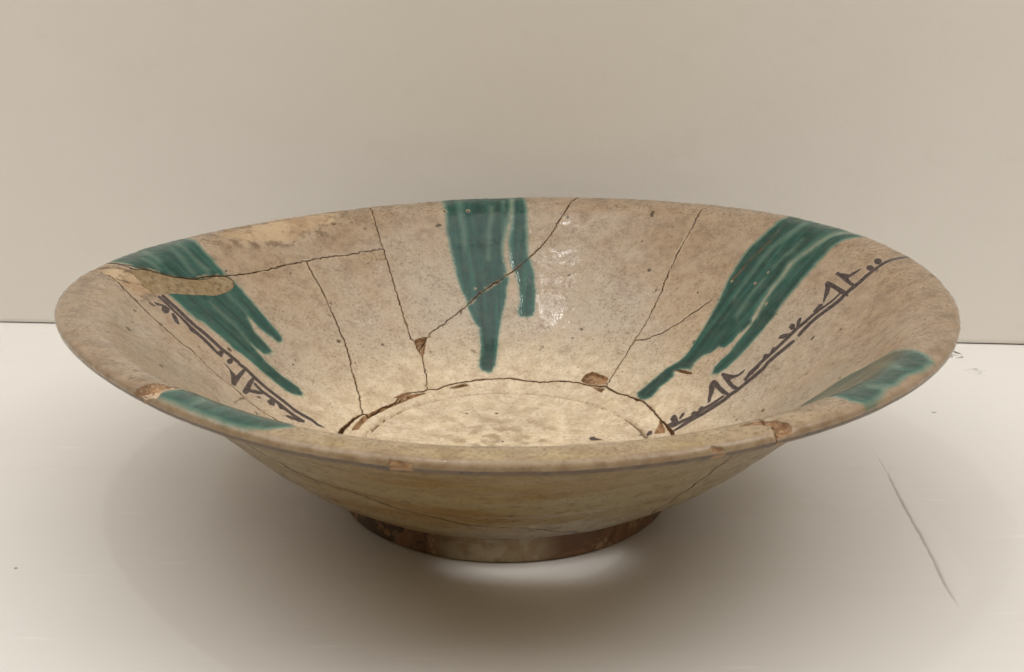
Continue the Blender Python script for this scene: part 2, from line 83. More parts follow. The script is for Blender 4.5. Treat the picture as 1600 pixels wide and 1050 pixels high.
def smooth_curve(P, n):
    P = np.asarray(P, float)
    d = np.r_[0, np.cumsum(np.hypot(*np.diff(P, axis=0).T))]
    m = np.zeros_like(P)
    h = np.diff(d)[:, None]
    sl = np.diff(P, axis=0) / h
    m[1:-1] = (sl[:-1] * h[1:] + sl[1:] * h[:-1]) / (h[:-1] + h[1:])
    m[0] = sl[0]
    m[-1] = sl[-1]
    x = np.linspace(0, d[-1], n)
    i = np.clip(np.searchsorted(d, x) - 1, 0, len(P) - 2)
    hh = (d[i + 1] - d[i])[:, None]
    t = ((x - d[i])[:, None]) / hh
    return P[i] * (2 * t**3 - 3 * t**2 + 1) + m[i] * hh * (t**3 - 2 * t**2 + t) + P[i + 1] * (-2 * t**3 + 3 * t**2) + m[i + 1] * hh * (t**3 - t**2)


def build_profile():
    C = smooth_curve(INNER, 800)
    T = np.gradient(C, axis=0)
    T /= np.linalg.norm(T, axis=1)[:, None]
    N = np.stack([-T[:, 1], T[:, 0]], -1)
    th = np.interp(C[:, 0], [0, .36, .45, .6, .8, .93, 1], [.05, .05, .048, .036, .031, .029, .030])
    M = np.vstack([C - N * th[:, None] / 2, [1.013, .512]])
    d = np.r_[0, np.cumsum(np.hypot(*np.diff(M, axis=0).T))]
    L = d[-1]
    s = np.linspace(0, 1, 2001)
    Mx = np.interp(s * L, d, M[:, 0])
    Mz = np.interp(s * L, d, M[:, 1])
    tt = np.interp(s * L, d[:-1], th)
    k = np.ones(41) / 41

    def pad(a):
        return np.convolve(np.r_[2 * a[0] - a[20:0:-1], a, 2 * a[-1] - a[-2:-22:-1]], k, 'valid')
    Mx, Mz = pad(Mx), pad(Mz)
    e = np.clip((s - (1 - .017 / L)) / (.017 / L), 0, 1)
    tt = tt * np.sqrt(1 - e**2)
    T = np.gradient(np.stack([Mx, Mz], -1), axis=0)
    T /= np.linalg.norm(T, axis=1)[:, None]
    return s, Mx, Mz, np.stack([-T[:, 1], T[:, 0]], -1), tt, L


S_, MX, MZ, MN, TT, LEN = build_profile()


def harm(t, A, ks):
    o = 0 * t
    for j, k in enumerate(ks):
        o = o + A[2 * j] * np.cos(k * t) + A[2 * j + 1] * np.sin(k * t)
    return o


def surf(t, s, side, lift=0.0):
    """point of the bowl wall (rim radius 1): side +1 inside, -1 outside, lift along the inner normal"""
    r = np.interp(s, S_, MX)
    z = np.interp(s, S_, MZ)
    w = np.clip((r - .42) / .58, 0, 1)
    h = np.interp(s, S_, TT) / 2 * side + lift
    r = r + np.interp(s, S_, MN[:, 0]) * h
    z = z + np.interp(s, S_, MN[:, 1]) * h
    r = r * (1 + w * harm(t, RA, (2, 3, 4)))
    z = z + w * harm(t, ZA, (1, 2, 3, 4))
    return np.stack([r * np.cos(t), r * np.sin(t), z], -1)


def rad_at(s):
    return np.interp(s, S_, MX)


# ------------------------------------------------------------------ broken edges between the sherds
def jag(pl, amp=.20, step=.0065):
    """subdivide a crack and give it a small irregular zigzag (degrees, s)"""
    P = [np.array(a, float) for a in pl]
    out = [P[0]]
    for a, b in zip(P[:-1], P[1:]):
        r = float(rad_at((a[1] + b[1]) / 2))
        d = np.array([math.radians(b[0] - a[0]) * r, (b[1] - a[1]) * LEN])
        ln = float(np.hypot(*d))
        n = max(1, int(round(ln / step)))
        nrm = np.array([-d[1], d[0]]) / max(ln, 1e-6)
        for i in range(1, n):
            o = nrm * rng.normal(0, amp * step)
            q = a + (b - a) * i / n
            out.append(q + np.array([math.degrees(o[0] / r), o[1] / LEN]))
        out.append(b)
    return [tuple(x) for x in out]


CR = FEAT['crack']
kB = jag(CR['B'])
kD1 = jag(CR['D1'])
kD2 = jag(CR['D2'] + [(168.6, 1.03)])
kC1 = jag([(115.1, 1.03)] + CR['C1'])
kC2 = jag(CR['C2'])
kC3 = jag(CR['C3'])
kE = jag(CR['E'] + [(76.2, 1.03)])
kF1 = jag([(50.9, 1.03)] + CR['F1'])
kF2 = jag(CR['F2'])
kG = jag(CR['G'] + [(34.0, 1.03)])
kH = jag([(171.6, 1.03)] + CR['Hc'] + [(186.2, .47), (187.5, .385)])
kI = jag([(227.0, 1.03), (227.3, 1.0), (228.1, .985), (228.0, .94), (229.5, .86), (231, .8), (235.5, .71), (246, .675), (255, .62), (262, .585),
          (268, .572), (272.7, .556), (278.3, .53), (286, .47), (291, .425)])
kJ = jag([(296.3, 1.03), (296.6, 1.0), (297.2, .978), (297.7, .941), (299, .85), (301, .7), (300, .55), (303, .425)])

# edge of the base sherd and of the wall sherds round it; a wide gap is left at the front
_d = sorted((a[0], a[1]) for a in FEAT['disc'])
_dk = np.array([a[0] for a in _d] + [165, 190, 230, 270, 310, 345, 360 + _d[0][0]])
_dv = np.array([a[1] for a in _d] + [.366, .372, .378, .38, .378, .373, _d[0][1]])
_gk = np.array([0, 8, 14, 20, 148, 154, 160, 172, 190, 225, 254, 268, 285, 298, 308, 340, 360])
_gv = np.array([.007, .006, .003, .0012, .0012, .002, .005, .008, .005, .002, .003, .046, .058, .034, .005, .006, .012])
_jit = rng.normal(0, 1, 1440)
_jit = (np.convolve(np.r_[_jit, _jit[:5]], np.ones(6) / 6, 'valid')[:1440]) * .0016


def base_edge(td):
    td = np.asarray(td, float) % 360
    x = np.where(td < _d[0][0], td + 360, td)
    return np.interp(x, _dk, _dv) + np.interp(td, np.arange(1440) / 4, _jit)


def gap_at(td):
    return np.interp(np.asarray(td, float) % 360, _gk, _gv)


def base_line(t0, t1):
    n = max(2, int(abs(t1 - t0) / .4))
    td = np.linspace(t0, t1, n)
    return [(float(a), float(b)) for a, b in zip(td, base_edge(td) + gap_at(td))]


def rim_line(t0, t1):
    return [(t0, 1.03), (t1, 1.03)]


rv = lambda k: k[::-1]
shift = lambda k, d: [(a + d, b) for a, b in k]
SHERDS = [
    dict(label='rim sherd at the back left with worn yellow patch', poly=kC1 + kD1[1:] + kD2[1:] + rim_line(168.6, 115.1)),
    dict(label='left sherd with long green drips and brown writing', poly=kB + kD2[1:] + rim_line(168.6, 171.6) + kH + base_line(187.5, 154.6)),
    dict(label='small plain sherd below the worn rim', poly=kC3 + base_line(121.4, 154.6) + kB[1:] + rv(kD1)[1:] + kC2[1:]),
    dict(label='rim sherd with the top of the middle green drip', poly=kE + rim_line(76.2, 115.1) + kC1[1:] + kC2[1:]),
    dict(label='large back sherd with the foot of the middle drip', poly=rv(kE) + kC3[1:] + base_line(121.4, 51.0) + rv(kF2)[1:] + rv(kF1)[1:] + rim_line(50.9, 76.2)),
    dict(label='narrow rim sherd beside the right green drip', poly=kF1 + kG[1:] + rim_line(34.0, 50.9)),
    dict(label='large right sherd with green drip and brown writing', poly=rv(kG) + kF2[1:] + base_line(51.0, -57) + rv(shift(kJ, -360)) + rim_line(-63.7, 34.0)),
    dict(label='left front sherd with smooth grey brown rim', poly=rv(kH) + rim_line(171.6, 227.0) + kI + base_line(291, 187.5)),
    dict(label='front sherd with buff rim and blurred green glaze', poly=kJ + base_line(303, 291) + rv(kI)[1:] + rim_line(227.0, 296.3)),
]
PATCH = FEAT['patch'][0]


def segs(poly, closed=True):
    a = np.array(poly, float)
    b = np.roll(a, -1, 0) if closed else a[1:]
    a = a if closed else a[:-1]
    return a, b


def inside(td, s, poly):
    a, b = segs(poly)
    lo, hi = a[:, 0].min(), a[:, 0].max()
    mid = (lo + hi) / 2
    td = (td - mid + 180) % 360 - 180 + mid
    res = np.zeros(td.shape, bool)
    m = (td >= lo) & (td <= hi) & (s >= a[:, 1].min()) & (s <= a[:, 1].max())
    x, y = td[m], s[m]
    c = np.zeros(x.shape, bool)
    for (x0, y0), (x1, y1) in zip(a, b):
        if y0 == y1:
            continue
        k = ((y0 > y) != (y1 > y))
        if k.any():
            kk = np.where(k)[0]
            c[kk] ^= x[kk] < (x1 - x0) * (y[kk] - y0) / (y1 - y0) + x0
    res[m] = c
    return res


def seg_dist(td, s, a, b, want=False):
    """distance of points to segments in the local metric of the surface (rim radius 1)"""
    r = np.maximum(rad_at(s), .05)
    best = np.full(td.shape, 1e9)
    bi = np.zeros(td.shape, int)
    bt = np.zeros(td.shape)
    for i in range(len(a)):
        ax = np.radians(a[i, 0] - td) * r
        ay = (a[i, 1] - s) * LEN
        dx = math.radians(b[i, 0] - a[i, 0]) * r
        dy = (b[i, 1] - a[i, 1]) * LEN
        q = np.clip(-(ax * dx + ay * dy) / (dx * dx + dy * dy + 1e-12), 0, 1)
        d = (ax + dx * q)**2 + (ay + dy * q)**2
        k = d < best
        best[k] = d[k]
        if want:
            bi[k] = i
            bt[k] = q[k]
    best = np.sqrt(best)
    return (best, bi, bt) if want else best


def sd_field(td, s, polys, lim=.03):
    """signed distance (positive inside) to a set of outlines"""
    out = np.full(td.shape, -lim)
    for poly in polys:
        a, b = segs(poly)
        mid = (a[:, 0].min() + a[:, 0].max()) / 2
        tt = (td - mid + 180) % 360 - 180 + mid
        ms = lim / LEN
        mt = math.degrees(lim / max(.08, float(rad_at(a[:, 1].min()))))
        m = (tt > a[:, 0].min() - mt) & (tt < a[:, 0].max() + mt) & (s > a[:, 1].min() - ms) & (s < a[:, 1].max() + ms)
        if not m.any():
            continue
        d = np.minimum(seg_dist(tt[m], s[m], a, b), lim)
        d = np.where(inside(tt[m], s[m], poly), d, -d)
        out[m] = np.maximum(out[m], d)
    return out


def line_field(td, s, lines, lim=.03):
    out = np.full(td.shape, lim)
    for ln in lines:
        a, b = segs(ln, False)
        for k in range(0, len(a), 24):
            aa, bb = a[k:k + 24], b[k:k + 24]
            lo, hi = min(aa[:, 0].min(), bb[:, 0].min()), max(aa[:, 0].max(), bb[:, 0].max())
            l2, h2 = min(aa[:, 1].min(), bb[:, 1].min()), max(aa[:, 1].max(), bb[:, 1].max())
            mid = (lo + hi) / 2
            tt = (td - mid + 180) % 360 - 180 + mid
            mt = math.degrees(lim / .35)
            m = (tt > lo - mt) & (tt < hi + mt) & (s > l2 - lim) & (s < h2 + lim)
            if m.any():
                out[m] = np.minimum(out[m], seg_dist(tt[m], s[m], aa, bb))
    return out


def smoothstep(x, a, b):  # a may exceed b for a falling step
    t = np.clip((x - a) / (b - a), 0, 1)
    return t * t * (3 - 2 * t)


CRACKS = [kB, kD1, kD2, kC1, kC2, kC3, kE, kF1, kF2, [a for a in kG if a[1] < .70], kH, kI, kJ, base_line(0, 360), [(t, float(base_edge(t))) for t in np.arange(0, 360.1, .5)]]


def fields(td, s):
    f = {}
    f['glaze'] = sd_field(td, s, FEAT['glaze'])
    f['streak'] = sd_field(td, s, FEAT['streak'], .02)
    f['ink'] = sd_field(td, s, FEAT['ink'], .02)
    f['chip'] = sd_field(td, s, FEAT['chip'], .02)
    f['worn'] = sd_field(td, s, FEAT['worn'], .05)
    f['sand'] = sd_field(td, s, FEAT['patch'][1:], .02)
    f['soil_shade'] = sd_field(td, s, FEAT['soil_shade'], .02)
    f['crack'] = line_field(td, s, CRACKS, .02)
    pit = np.full(td.shape, -.02)
    for (a, b, rr) in FEAT['pit']:
        dt = (td - a + 180) % 360 - 180
        m = (np.abs(dt) < 6) & (np.abs(s - b) < .03)
        if m.any():
            d = rr - np.hypot(np.radians(dt[m]) * rad_at(s[m]), (s[m] - b) * LEN)
            pit[m] = np.maximum(pit[m], d)
    f['pit'] = pit
    f['along'] = s
    f['front'] = smoothstep(np.abs((td - 268 + 180) % 360 - 180), 44., 22.)
    f['pale'] = sd_field(td, s, [FEAT['chip'][9]], .02)
    f['angle'] = np.radians((td + 90) % 360 - 90)
    return f


def relief(f):
    """how far the inner surface stands in or out (rim radius 1)"""
    o = .0012 * smoothstep(f['glaze'], -.002, .008)
    o -= .011 * smoothstep(f['chip'], -.0008, .006)
    o -= .0035 * smoothstep(f['pit'], -.001, .004)
    o -= .002 * smoothstep(f['worn'], -.004, .02)
    o -= .0010 * smoothstep(-f['crack'], -.004, 0)
    return o


# ------------------------------------------------------------------ node helpers
class NT:
    def __init__(self, name):
        self.mat = bpy.data.materials.new(name)
        self.mat.use_nodes = True
        self.t = self.mat.node_tree
        self.b = self.t.nodes['Principled BSDF']
        tc = self.t.nodes.new('ShaderNodeTexCoord')
        self.obj = tc.outputs['Object']

    def put(self, sock, v):
        if hasattr(v, 'is_linked') or isinstance(v, bpy.types.NodeSocket):
            self.t.links.new(v, sock)
        elif isinstance(v, (tuple, list)) and len(v) == 3 and sock.type == 'RGBA':
            sock.default_value = (*v, 1)
        else:
            sock.default_value = v

    def noise(self, scale, detail=4, rough=.55, vec=None, dist=0.0, stretch=None):
        n = self.t.nodes.new('ShaderNodeTexNoise')
        n.inputs['Scale'].default_value = scale
        n.inputs['Detail'].default_value = detail
        n.inputs['Roughness'].default_value = rough
        n.inputs['Distortion'].default_value = dist
        v = vec or self.obj
        if stretch:
            m = self.t.nodes.new('ShaderNodeMapping')
            m.inputs['Scale'].default_value = stretch
            self.put(m.inputs['Vector'], v)
            v = m.outputs['Vector']
        self.put(n.inputs['Vector'], v)
        return n.outputs['Fac']

    def voronoi(self, scale, feature='F1', rnd=1.0):
        n = self.t.nodes.new('ShaderNodeTexVoronoi')
        n.feature = feature
        n.inputs['Scale'].default_value = scale
        n.inputs['Randomness'].default_value = rnd
        self.put(n.inputs['Vector'], self.obj)
        return n.outputs['Distance']

    def attr(self, name):
        n = self.t.nodes.new('ShaderNodeAttribute')
        n.attribute_name = name
        return n.outputs['Fac']

    def math(self, op, a, b=0.0, c=None, clamp=False):
        n = self.t.nodes.new('ShaderNodeMath')
        n.operation = op
        n.use_clamp = clamp
        self.put(n.inputs[0], a)
        self.put(n.inputs[1], b)
        if c is not None:
            self.put(n.inputs[2], c)
        return n.outputs[0]

    def ramp(self, x, a, b, lo=0.0, hi=1.0, smooth=True):
        n = self.t.nodes.new('ShaderNodeMapRange')
        n.interpolation_type = 'SMOOTHSTEP' if smooth else 'LINEAR'
        n.clamp = True
        self.put(n.inputs['Value'], x)
        n.inputs['From Min'].default_value = a
        n.inputs['From Max'].default_value = b
        n.inputs['To Min'].default_value = lo
        n.inputs['To Max'].default_value = hi
        return n.outputs['Result']

    def mix(self, fac, a, b, mode='MIX'):
        n = self.t.nodes.new('ShaderNodeMix')
        n.data_type = 'RGBA'
        n.blend_type = mode
        self.put(n.inputs['Factor'], fac)
        self.put(n.inputs['A'], a) if False else self.put([i for i in n.inputs if i.name == 'A' and i.type == 'RGBA'][0], a)
        self.put([i for i in n.inputs if i.name == 'B' and i.type == 'RGBA'][0], b)
        return [o for o in n.outputs if o.type == 'RGBA'][0]

    def bump(self, height, strength, dist, normal=None):
        n = self.t.nodes.new('ShaderNodeBump')
        n.inputs['Strength'].default_value = strength
        n.inputs['Distance'].default_value = dist
        self.put(n.inputs['Height'], height)
        if normal is not None:
            self.put(n.inputs['Normal'], normal)
        return n.outputs['Normal']

    def finish(self, colour, rough, normal=None, spec=.5, coat=None):
        self.put(self.b.inputs['Base Color'], colour)
        self.put(self.b.inputs['Roughness'], rough)
        self.put(self.b.inputs['Specular IOR Level'], spec)
        if normal is not None:
            self.put(self.b.inputs['Normal'], normal)
        return self.mat


def slip_colour(n, A, B, C, D):
    """buff slip with grey and yellow blotches and fine dark grain"""
    c = n.mix(n.ramp(A, .36, .62), (.50, .380, .258), (.475, .395, .300))
    c = n.mix(n.ramp(B, .48, .70, 0, .50), c, (.345, .253, .178))
    c = n.mix(n.ramp(B, .28, .46, .40, 0), c, (.52, .42, .305))
    c = n.mix(n.ramp(C, .52, .70, 0, .40), c, (.275, .195, .130))
    c = n.mix(n.ramp(C, .34, .47, .40, 0), c, (.545, .465, .36))
    c = n.mix(n.math('MULTIPLY', n.ramp(D, .52, .68, 0, .75), n.ramp(B, .38, .60, .35, 1)), c, (.225, .155, .10))
    c = n.mix(n.ramp(D, .32, .45, .5, 0), c, (.60, .52, .41))
    return c


def mat_inside():
    n = NT('glazed_slip')
    A = n.noise(20, 3, .6)
    B = n.noise(75, 4, .65)
    C = n.noise(210, 3, .65)
    D = n.noise(950, 2, .65)
    E = n.noise(135, 3, .6)
    c0 = lambda x, k: n.math('MULTIPLY', n.math('SUBTRACT', x, .5), k)
    c = slip_colour(n, A, B, C, D)
    along = n.attr('along')
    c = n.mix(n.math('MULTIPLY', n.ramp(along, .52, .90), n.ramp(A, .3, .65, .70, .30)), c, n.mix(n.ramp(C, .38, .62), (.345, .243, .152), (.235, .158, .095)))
    c = n.mix(n.ramp(n.noise(300, 0, .5), .80, .84, 0, .9), c, (.085, .055, .035))
    # lighter, yellower slip low in the bowl, brown soil at its centre
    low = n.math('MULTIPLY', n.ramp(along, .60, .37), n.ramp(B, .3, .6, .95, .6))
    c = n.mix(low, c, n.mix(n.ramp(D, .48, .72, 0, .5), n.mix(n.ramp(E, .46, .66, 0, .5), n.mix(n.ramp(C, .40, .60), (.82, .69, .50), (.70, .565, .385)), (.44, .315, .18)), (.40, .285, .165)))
    soilc = n.math('MULTIPLY', n.ramp(along, .26, .03), n.ramp(E, .44, .58))
    c = n.mix(n.math('MULTIPLY', soilc, .5), c, (.24, .16, .08))
    # ochre, rubbed rim
    rimf = n.math('MULTIPLY', n.ramp(along, .915, .97), n.ramp(B, .34, .62, .9, .45))
    c = n.mix(rimf, c, n.mix(n.attr('front'), n.mix(n.ramp(E, .40, .62), (.315, .228, .145), (.20, .138, .085)), n.mix(n.ramp(E, .40, .62), (.45, .345, .185), (.30, .215, .105))))
    c = n.mix(n.math('MULTIPLY', n.ramp(along, .90, .95), n.ramp(D, .50, .64, 0, .55)), c, (.17, .112, .062))
    c = n.mix(n.ramp(along, .985, .991, 0, .7), c, n.mix(n.ramp(C, .42, .62, 0, .6), (.36, .265, .175), (.22, .14, .075)))
    # worn, yellowish band
    worn = n.math('ADD', n.attr('worn'), c0(E, .07))
    wfac = n.math('MULTIPLY', n.ramp(worn, -.008, .022), .85)
    wc = n.mix(n.ramp(B, .38, .60), (.55, .405, .245), (.39, .26, .15))
    wc = n.mix(n.ramp(C, .52, .64, 0, .7), wc, (.24, .155, .085))
    c = n.mix(wfac, c, wc)
    dirt = n.math('MULTIPLY', n.math('MULTIPLY', n.ramp(worn, -.028, -.004), n.ramp(worn, .014, .002)), n.ramp(C, .46, .56, 0, .65))
    c = n.mix(dirt, c, (.17, .115, .07))
    # green glaze, running thin along streaks and edges
    g0 = n.attr('glaze')
    g = n.math('ADD', g0, c0(C, .010))
    deep = n.mix(n.ramp(E, .36, .64), (.005, .044, .035), (.011, .068, .054))
    deep = n.mix(n.ramp(A, .42, .66, 0, .7), deep, (.020, .070, .062))
    gc = n.mix(n.ramp(g, -.002, .011), (.055, .150, .115), deep)
    cv = n.t.nodes.new('ShaderNodeCombineXYZ')
    n.put(cv.inputs[0], n.math('MULTIPLY', n.attr('angle'), 34.0))
    n.put(cv.inputs[1], n.math('MULTIPLY', along, 3.2))
    run = n.noise(1.0, 3, .6, vec=cv.outputs[0], dist=.5)
    gc = n.mix(n.ramp(run, .46, .66, 0, .75), gc, (.022, .116, .090))
    gc = n.mix(n.ramp(run, .30, .44, .75, 0), gc, (.005, .036, .028))
    st = n.math('ADD', n.attr('streak'), c0(E, .016))
    gc = n.mix(n.ramp(st, -.010, .012, 0, .62), gc, (.115, .20, .15))
    gc = n.mix(n.ramp(D, .58, .74, 0, .25), gc, (.05, .12, .10))
    gc = n.mix(n.ramp(B, .60, .72, 0, .35), gc, (.085, .11, .075))
    gc = n.mix(n.math('MULTIPLY', n.ramp(along, .62, .44), n.ramp(g0, .002, .014, 0, .6)), gc, (.004, .034, .030))
    gc = n.mix(n.ramp(C, .30, .62, .06, .02), gc, c)
    upper = n.ramp(along, .62, .86)
    soft = n.mix(.55, c, (.15, .28, .215))
    c = n.mix(n.math('MULTIPLY', n.ramp(g, -.013, .001), n.ramp(upper, 0, 1, .65, 1.0)), c, soft)
    gfac = n.mix(upper, n.ramp(g, -.0045, .0032), n.ramp(g, -.0125, .0070))
    c = n.mix(gfac, c, gc)
    # manganese writing
    ik = n.math('ADD', n.attr('ink'), c0(D, .0022))
    ic = n.mix(n.ramp(D, .40, .64), (.024, .017, .019), (.075, .054, .052))
    c = n.mix(n.math('MULTIPLY', n.ramp(ik, -.007, .0, 0, .28), n.ramp(gfac, 0, .4, 1, 0)), c, (.48, .39, .325))
    c = n.mix(n.ramp(ik, -.0006, .0016, 0, .95), c, ic)
    # soil in and along the cracks, plus the floor groove's painted shade
    so = n.math('ADD', n.attr('soil_shade'), c0(C, .024))
    c = n.mix(n.ramp(so, .0, .003, 0, .75), c, (.12, .078, .04))
    ck = n.math('ADD', n.attr('crack'), c0(C, .014))
    c = n.mix(n.math('MULTIPLY', n.ramp(ck, .010, .005), n.ramp(E, .48, .60, 0, .45)), c, (.52, .40, .25))
    c = n.mix(n.ramp(ck, -.0010, .0050, .85, 0), c, (.165, .092, .042))
    # bare clay where the glaze has flaked
    ch = n.math('ADD', n.attr('chip'), c0(C, .007))
    chf = n.ramp(ch, -.0006, .0012)
    cc = n.mix(n.ramp(E, .40, .62), (.40, .235, .115), (.19, .098, .042))
    cc = n.mix(n.ramp(D, .52, .66, 0, .6), cc, (.52, .38, .24))
    cc = n.mix(n.ramp(n.math('ADD', n.attr('pale'), c0(C, .01)), -.001, .002, 0, .85), cc, (.62, .45, .31))
    c = n.mix(chf, c, cc)
    sa = n.ramp(n.attr('sand'), -.002, .003, 0, .6)
    c = n.mix(sa, c, n.mix(n.ramp(D, .4, .6), (.40, .30, .17), (.22, .145, .07)))
    pt = n.attr('pit')
    c = n.mix(n.ramp(pt, -.0035, -.0005, 0, .7), c, (.44, .34, .21))
    c = n.mix(n.ramp(pt, -.0002, .0012, 0, .9), c, (.06, .035, .018))
    # gloss and relief
    r = n.ramp(B, .35, .65, .09, .20)
    r = n.math('ADD', r, n.math('MULTIPLY', gfac, -.04))
    r = n.math('ADD', r, n.math('MULTIPLY', n.ramp(along, .955, .985), .04))
    dull = n.math('MAXIMUM', n.math('MAXIMUM', chf, n.math('MULTIPLY', wfac, .8)), low)
    r = n.math('ADD', r, n.math('MULTIPLY', dull, .38), clamp=True)
    h = n.math('MULTIPLY', n.noise(150, 2, .6), .00042)
    h = n.math('MULTIPLY_ADD', n.noise(420, 3, .7), n.ramp(dull, 0, 1, .00010, .0008), h)
    nrm = n.bump(h, .8, 1.0)
    return n.finish(c, r, nrm, .32)


def mat_outside():
    n = NT('outer_glaze')
    band = n.noise(24, 3, .55, stretch=(1, 1, 5.0), dist=.4)
    fine = n.noise(240, 4, .65, stretch=(1, 1, 2.0))
    along = n.attr('along')
    c = n.mix(n.ramp(band, .40, .60), (.285, .210, .098), (.225, .125, .034))
    c = n.mix(n.ramp(n.noise(13, 2, .5), .48, .66, 0, .8), c, (.31, .25, .15))
    c = n.mix(n.ramp(along, .80, .90, 0, .5), c, (.31, .255, .175))
    c = n.mix(n.ramp(fine, .48, .70, 0, .6), c, (.13, .082, .034))
    c = n.mix(n.ramp(n.noise(300, 0, .5), .80, .84, 0, .9), c, (.08, .045, .02))
    # shade of the undercut just under the lip, painted as a darker strip
    c = n.mix(n.ramp(along, .945, .975, 0, .85), c, n.mix(n.ramp(fine, .4, .6), (.060, .035, .018), (.13, .08, .042)))
    ck = n.math('ADD', n.attr('crack'), n.math('MULTIPLY', n.math('SUBTRACT', fine, .5), .014))
    c = n.mix(n.ramp(ck, .001, .007, .85, 0), c, (.12, .065, .025))
    ch = n.math('ADD', n.attr('chip'), n.math('MULTIPLY', n.math('SUBTRACT', fine, .5), .006))
    c = n.mix(n.ramp(ch, -.0006, .0012), c, (.36, .20, .09))
    h = n.math('MULTIPLY', n.noise(20, 2, .5, stretch=(1, 1, 9.0)), .0007)
    h = n.math('MULTIPLY_ADD', n.noise(300, 3, .65), .0002, h)
    return n.finish(c, n.ramp(fine, .3, .7, .26, .46), n.bump(h, .8, 1.0), .5)


def mat_clay():
    n = NT('broken_clay')
    c = n.mix(n.ramp(n.noise(160, 4, .65), .36, .66), (.17, .090, .040), (.075, .038, .016))
    return n.finish(c, .9, n.bump(n.noise(500, 3, .7), .8, .0012), .2)


def mat_base_clay():
    n = NT('bare_orange_clay')
    c = n.mix(n.ramp(n.noise(130, 4, .65), .36, .66), (.50, .285, .135), (.22, .105, .042))
    return n.finish(c, .9, n.bump(n.noise(500, 3, .7), .8, .0012), .2)


def mat_fill():
    n = NT('sandy_fill')
    c = n.mix(n.ramp(n.noise(420, 4, .7), .36, .66), (.42, .32, .195), (.225, .155, .085))
    c = n.mix(n.ramp(n.noise(70, 3, .6), .45, .65, 0, .6), c, (.34, .245, .12))
    c = n.mix(n.ramp(n.voronoi(520), .0, .22, .55, 0), c, (.62, .53, .38))
    nrm = n.bump(n.noise(620, 5, .75), .9, .0012)
    return n.finish(c, .92, nrm, .2)


def mat_foot():
    n = NT('stained_foot')
    a = n.noise(45, 5, .65, dist=.8)
    c = n.mix(n.ramp(a, .40, .58), (.27, .145, .070), (.15, .078, .040))
    c = n.mix(n.ramp(n.noise(80, 5, .7), .55, .62, 0, .9), c, (.42, .27, .15))
    flake = n.math('MULTIPLY', n.ramp(n.noise(70, 6, .7, dist=1.0), .49, .53), n.attr('flaked'))
    c = n.mix(n.math('MULTIPLY', flake, .8), c, (.035, .024, .016))
    gl = n.math('MULTIPLY', n.attr('glazed'), n.ramp(n.noise(60, 4, .6), .3, .55, .45, 1))
    c = n.mix(gl, c, n.mix(n.ramp(n.noise(200, 4, .6), .4, .65), (.44, .37, .25), (.31, .22, .115)))
    nrm = n.bump(n.noise(160, 5, .65), .6, .0015)
    nrm = n.bump(flake, .5, .0008, nrm)
    return n.finish(c, n.ramp(gl, 0, 1, .52, .38), nrm, .4)


M_IN, M_OUT, M_CLAY, M_BARE, M_FILL, M_FOOT = mat_inside(), mat_outside(), mat_clay(), mat_base_clay(), mat_fill(), mat_foot()


def mesh_object(name, verts, faces, mats, fmat=None, parent=None, attrs=None, smooth=True):
    me = bpy.data.meshes.new(name)
    verts = np.asarray(verts, np.float32)
    if isinstance(faces, np.ndarray):
        nf, k = faces.shape
        me.vertices.add(len(verts))
        me.vertices.foreach_set('co', verts.ravel())
        me.loops.add(nf * k)
        me.loops.foreach_set('vertex_index', faces.astype(np.int32).ravel())
        me.polygons.add(nf)
        me.polygons.foreach_set('loop_start', np.arange(0, nf * k, k, dtype=np.int32))
        me.polygons.foreach_set('loop_total', np.full(nf, k, np.int32))
        me.update(calc_edges=True)
    else:
        me.from_pydata([tuple(map(float, v)) for v in verts], [], faces)
    for m in mats:
        me.materials.append(m)
    if fmat is not None:
        me.polygons.foreach_set('material_index', np.asarray(fmat, np.int32))
    me.polygons.foreach_set('use_smooth', np.full(len(me.polygons), smooth, bool))
    for k, v in (attrs or {}).items():
        at = me.attributes.new(k, 'FLOAT', 'POINT')
        at.data.foreach_set('value', np.asarray(v, np.float32))
    me.validate()
    me.update()
    ob = bpy.data.objects.new(name, me)
    col.objects.link(ob)
    if parent:
        ob.parent = parent
    return ob


# ------------------------------------------------------------------ setting: table top and wall
def mat_table():
    n = NT('white_painted_board')
    c = n.mix(n.ramp(n.noise(5, 3, .5), .35, .7), (.80, .78, .745), (.775, .75, .71))
    c = n.mix(n.ramp(n.noise(30, 5, .6, stretch=(.12, 1, 1)), .52, .72, 0, .30), c, (.70, .665, .61))
    c = n.mix(n.ramp(n.noise(260, 3, .5, stretch=(.10, 1, 1)), .66, .74, 0, .6), c, (.87, .85, .81))
    c = n.mix(n.ramp(n.noise(95, 2, .4), .785, .80, 0, .8), c, (.22, .19, .16))
    c = n.mix(n.ramp(n.noise(14, 5, .7, dist=1.5), .60, .75, 0, .16), c, (.62, .57, .49))
    nrm = n.bump(n.noise(120, 4, .6, stretch=(.10, 1, 1)), .22, .0010)
    nrm = n.bump(n.noise(9, 3, .5), .25, .004, nrm)
    nrm = n.bump(n.noise(700, 3, .6), .10, .0003, nrm)
    return n.finish(c, n.ramp(n.noise(40, 3, .5), .3, .7, .42, .55), nrm, .42)


def mat_wall():
    n = NT('cream_painted_wall')
    c = n.mix(n.ramp(n.noise(3.5, 3, .5), .35, .68), (.87, .84, .785), (.85, .815, .76))
    c = n.mix(n.ramp(n.noise(60, 4, .6), .56, .75, 0, .10), c, (.70, .65, .58))
    nrm = n.bump(n.noise(45, 4, .6), .18, .0015)
    nrm = n.bump(n.noise(420, 3, .6), .12, .0004, nrm)
    return n.finish(c, .55, nrm, .35)


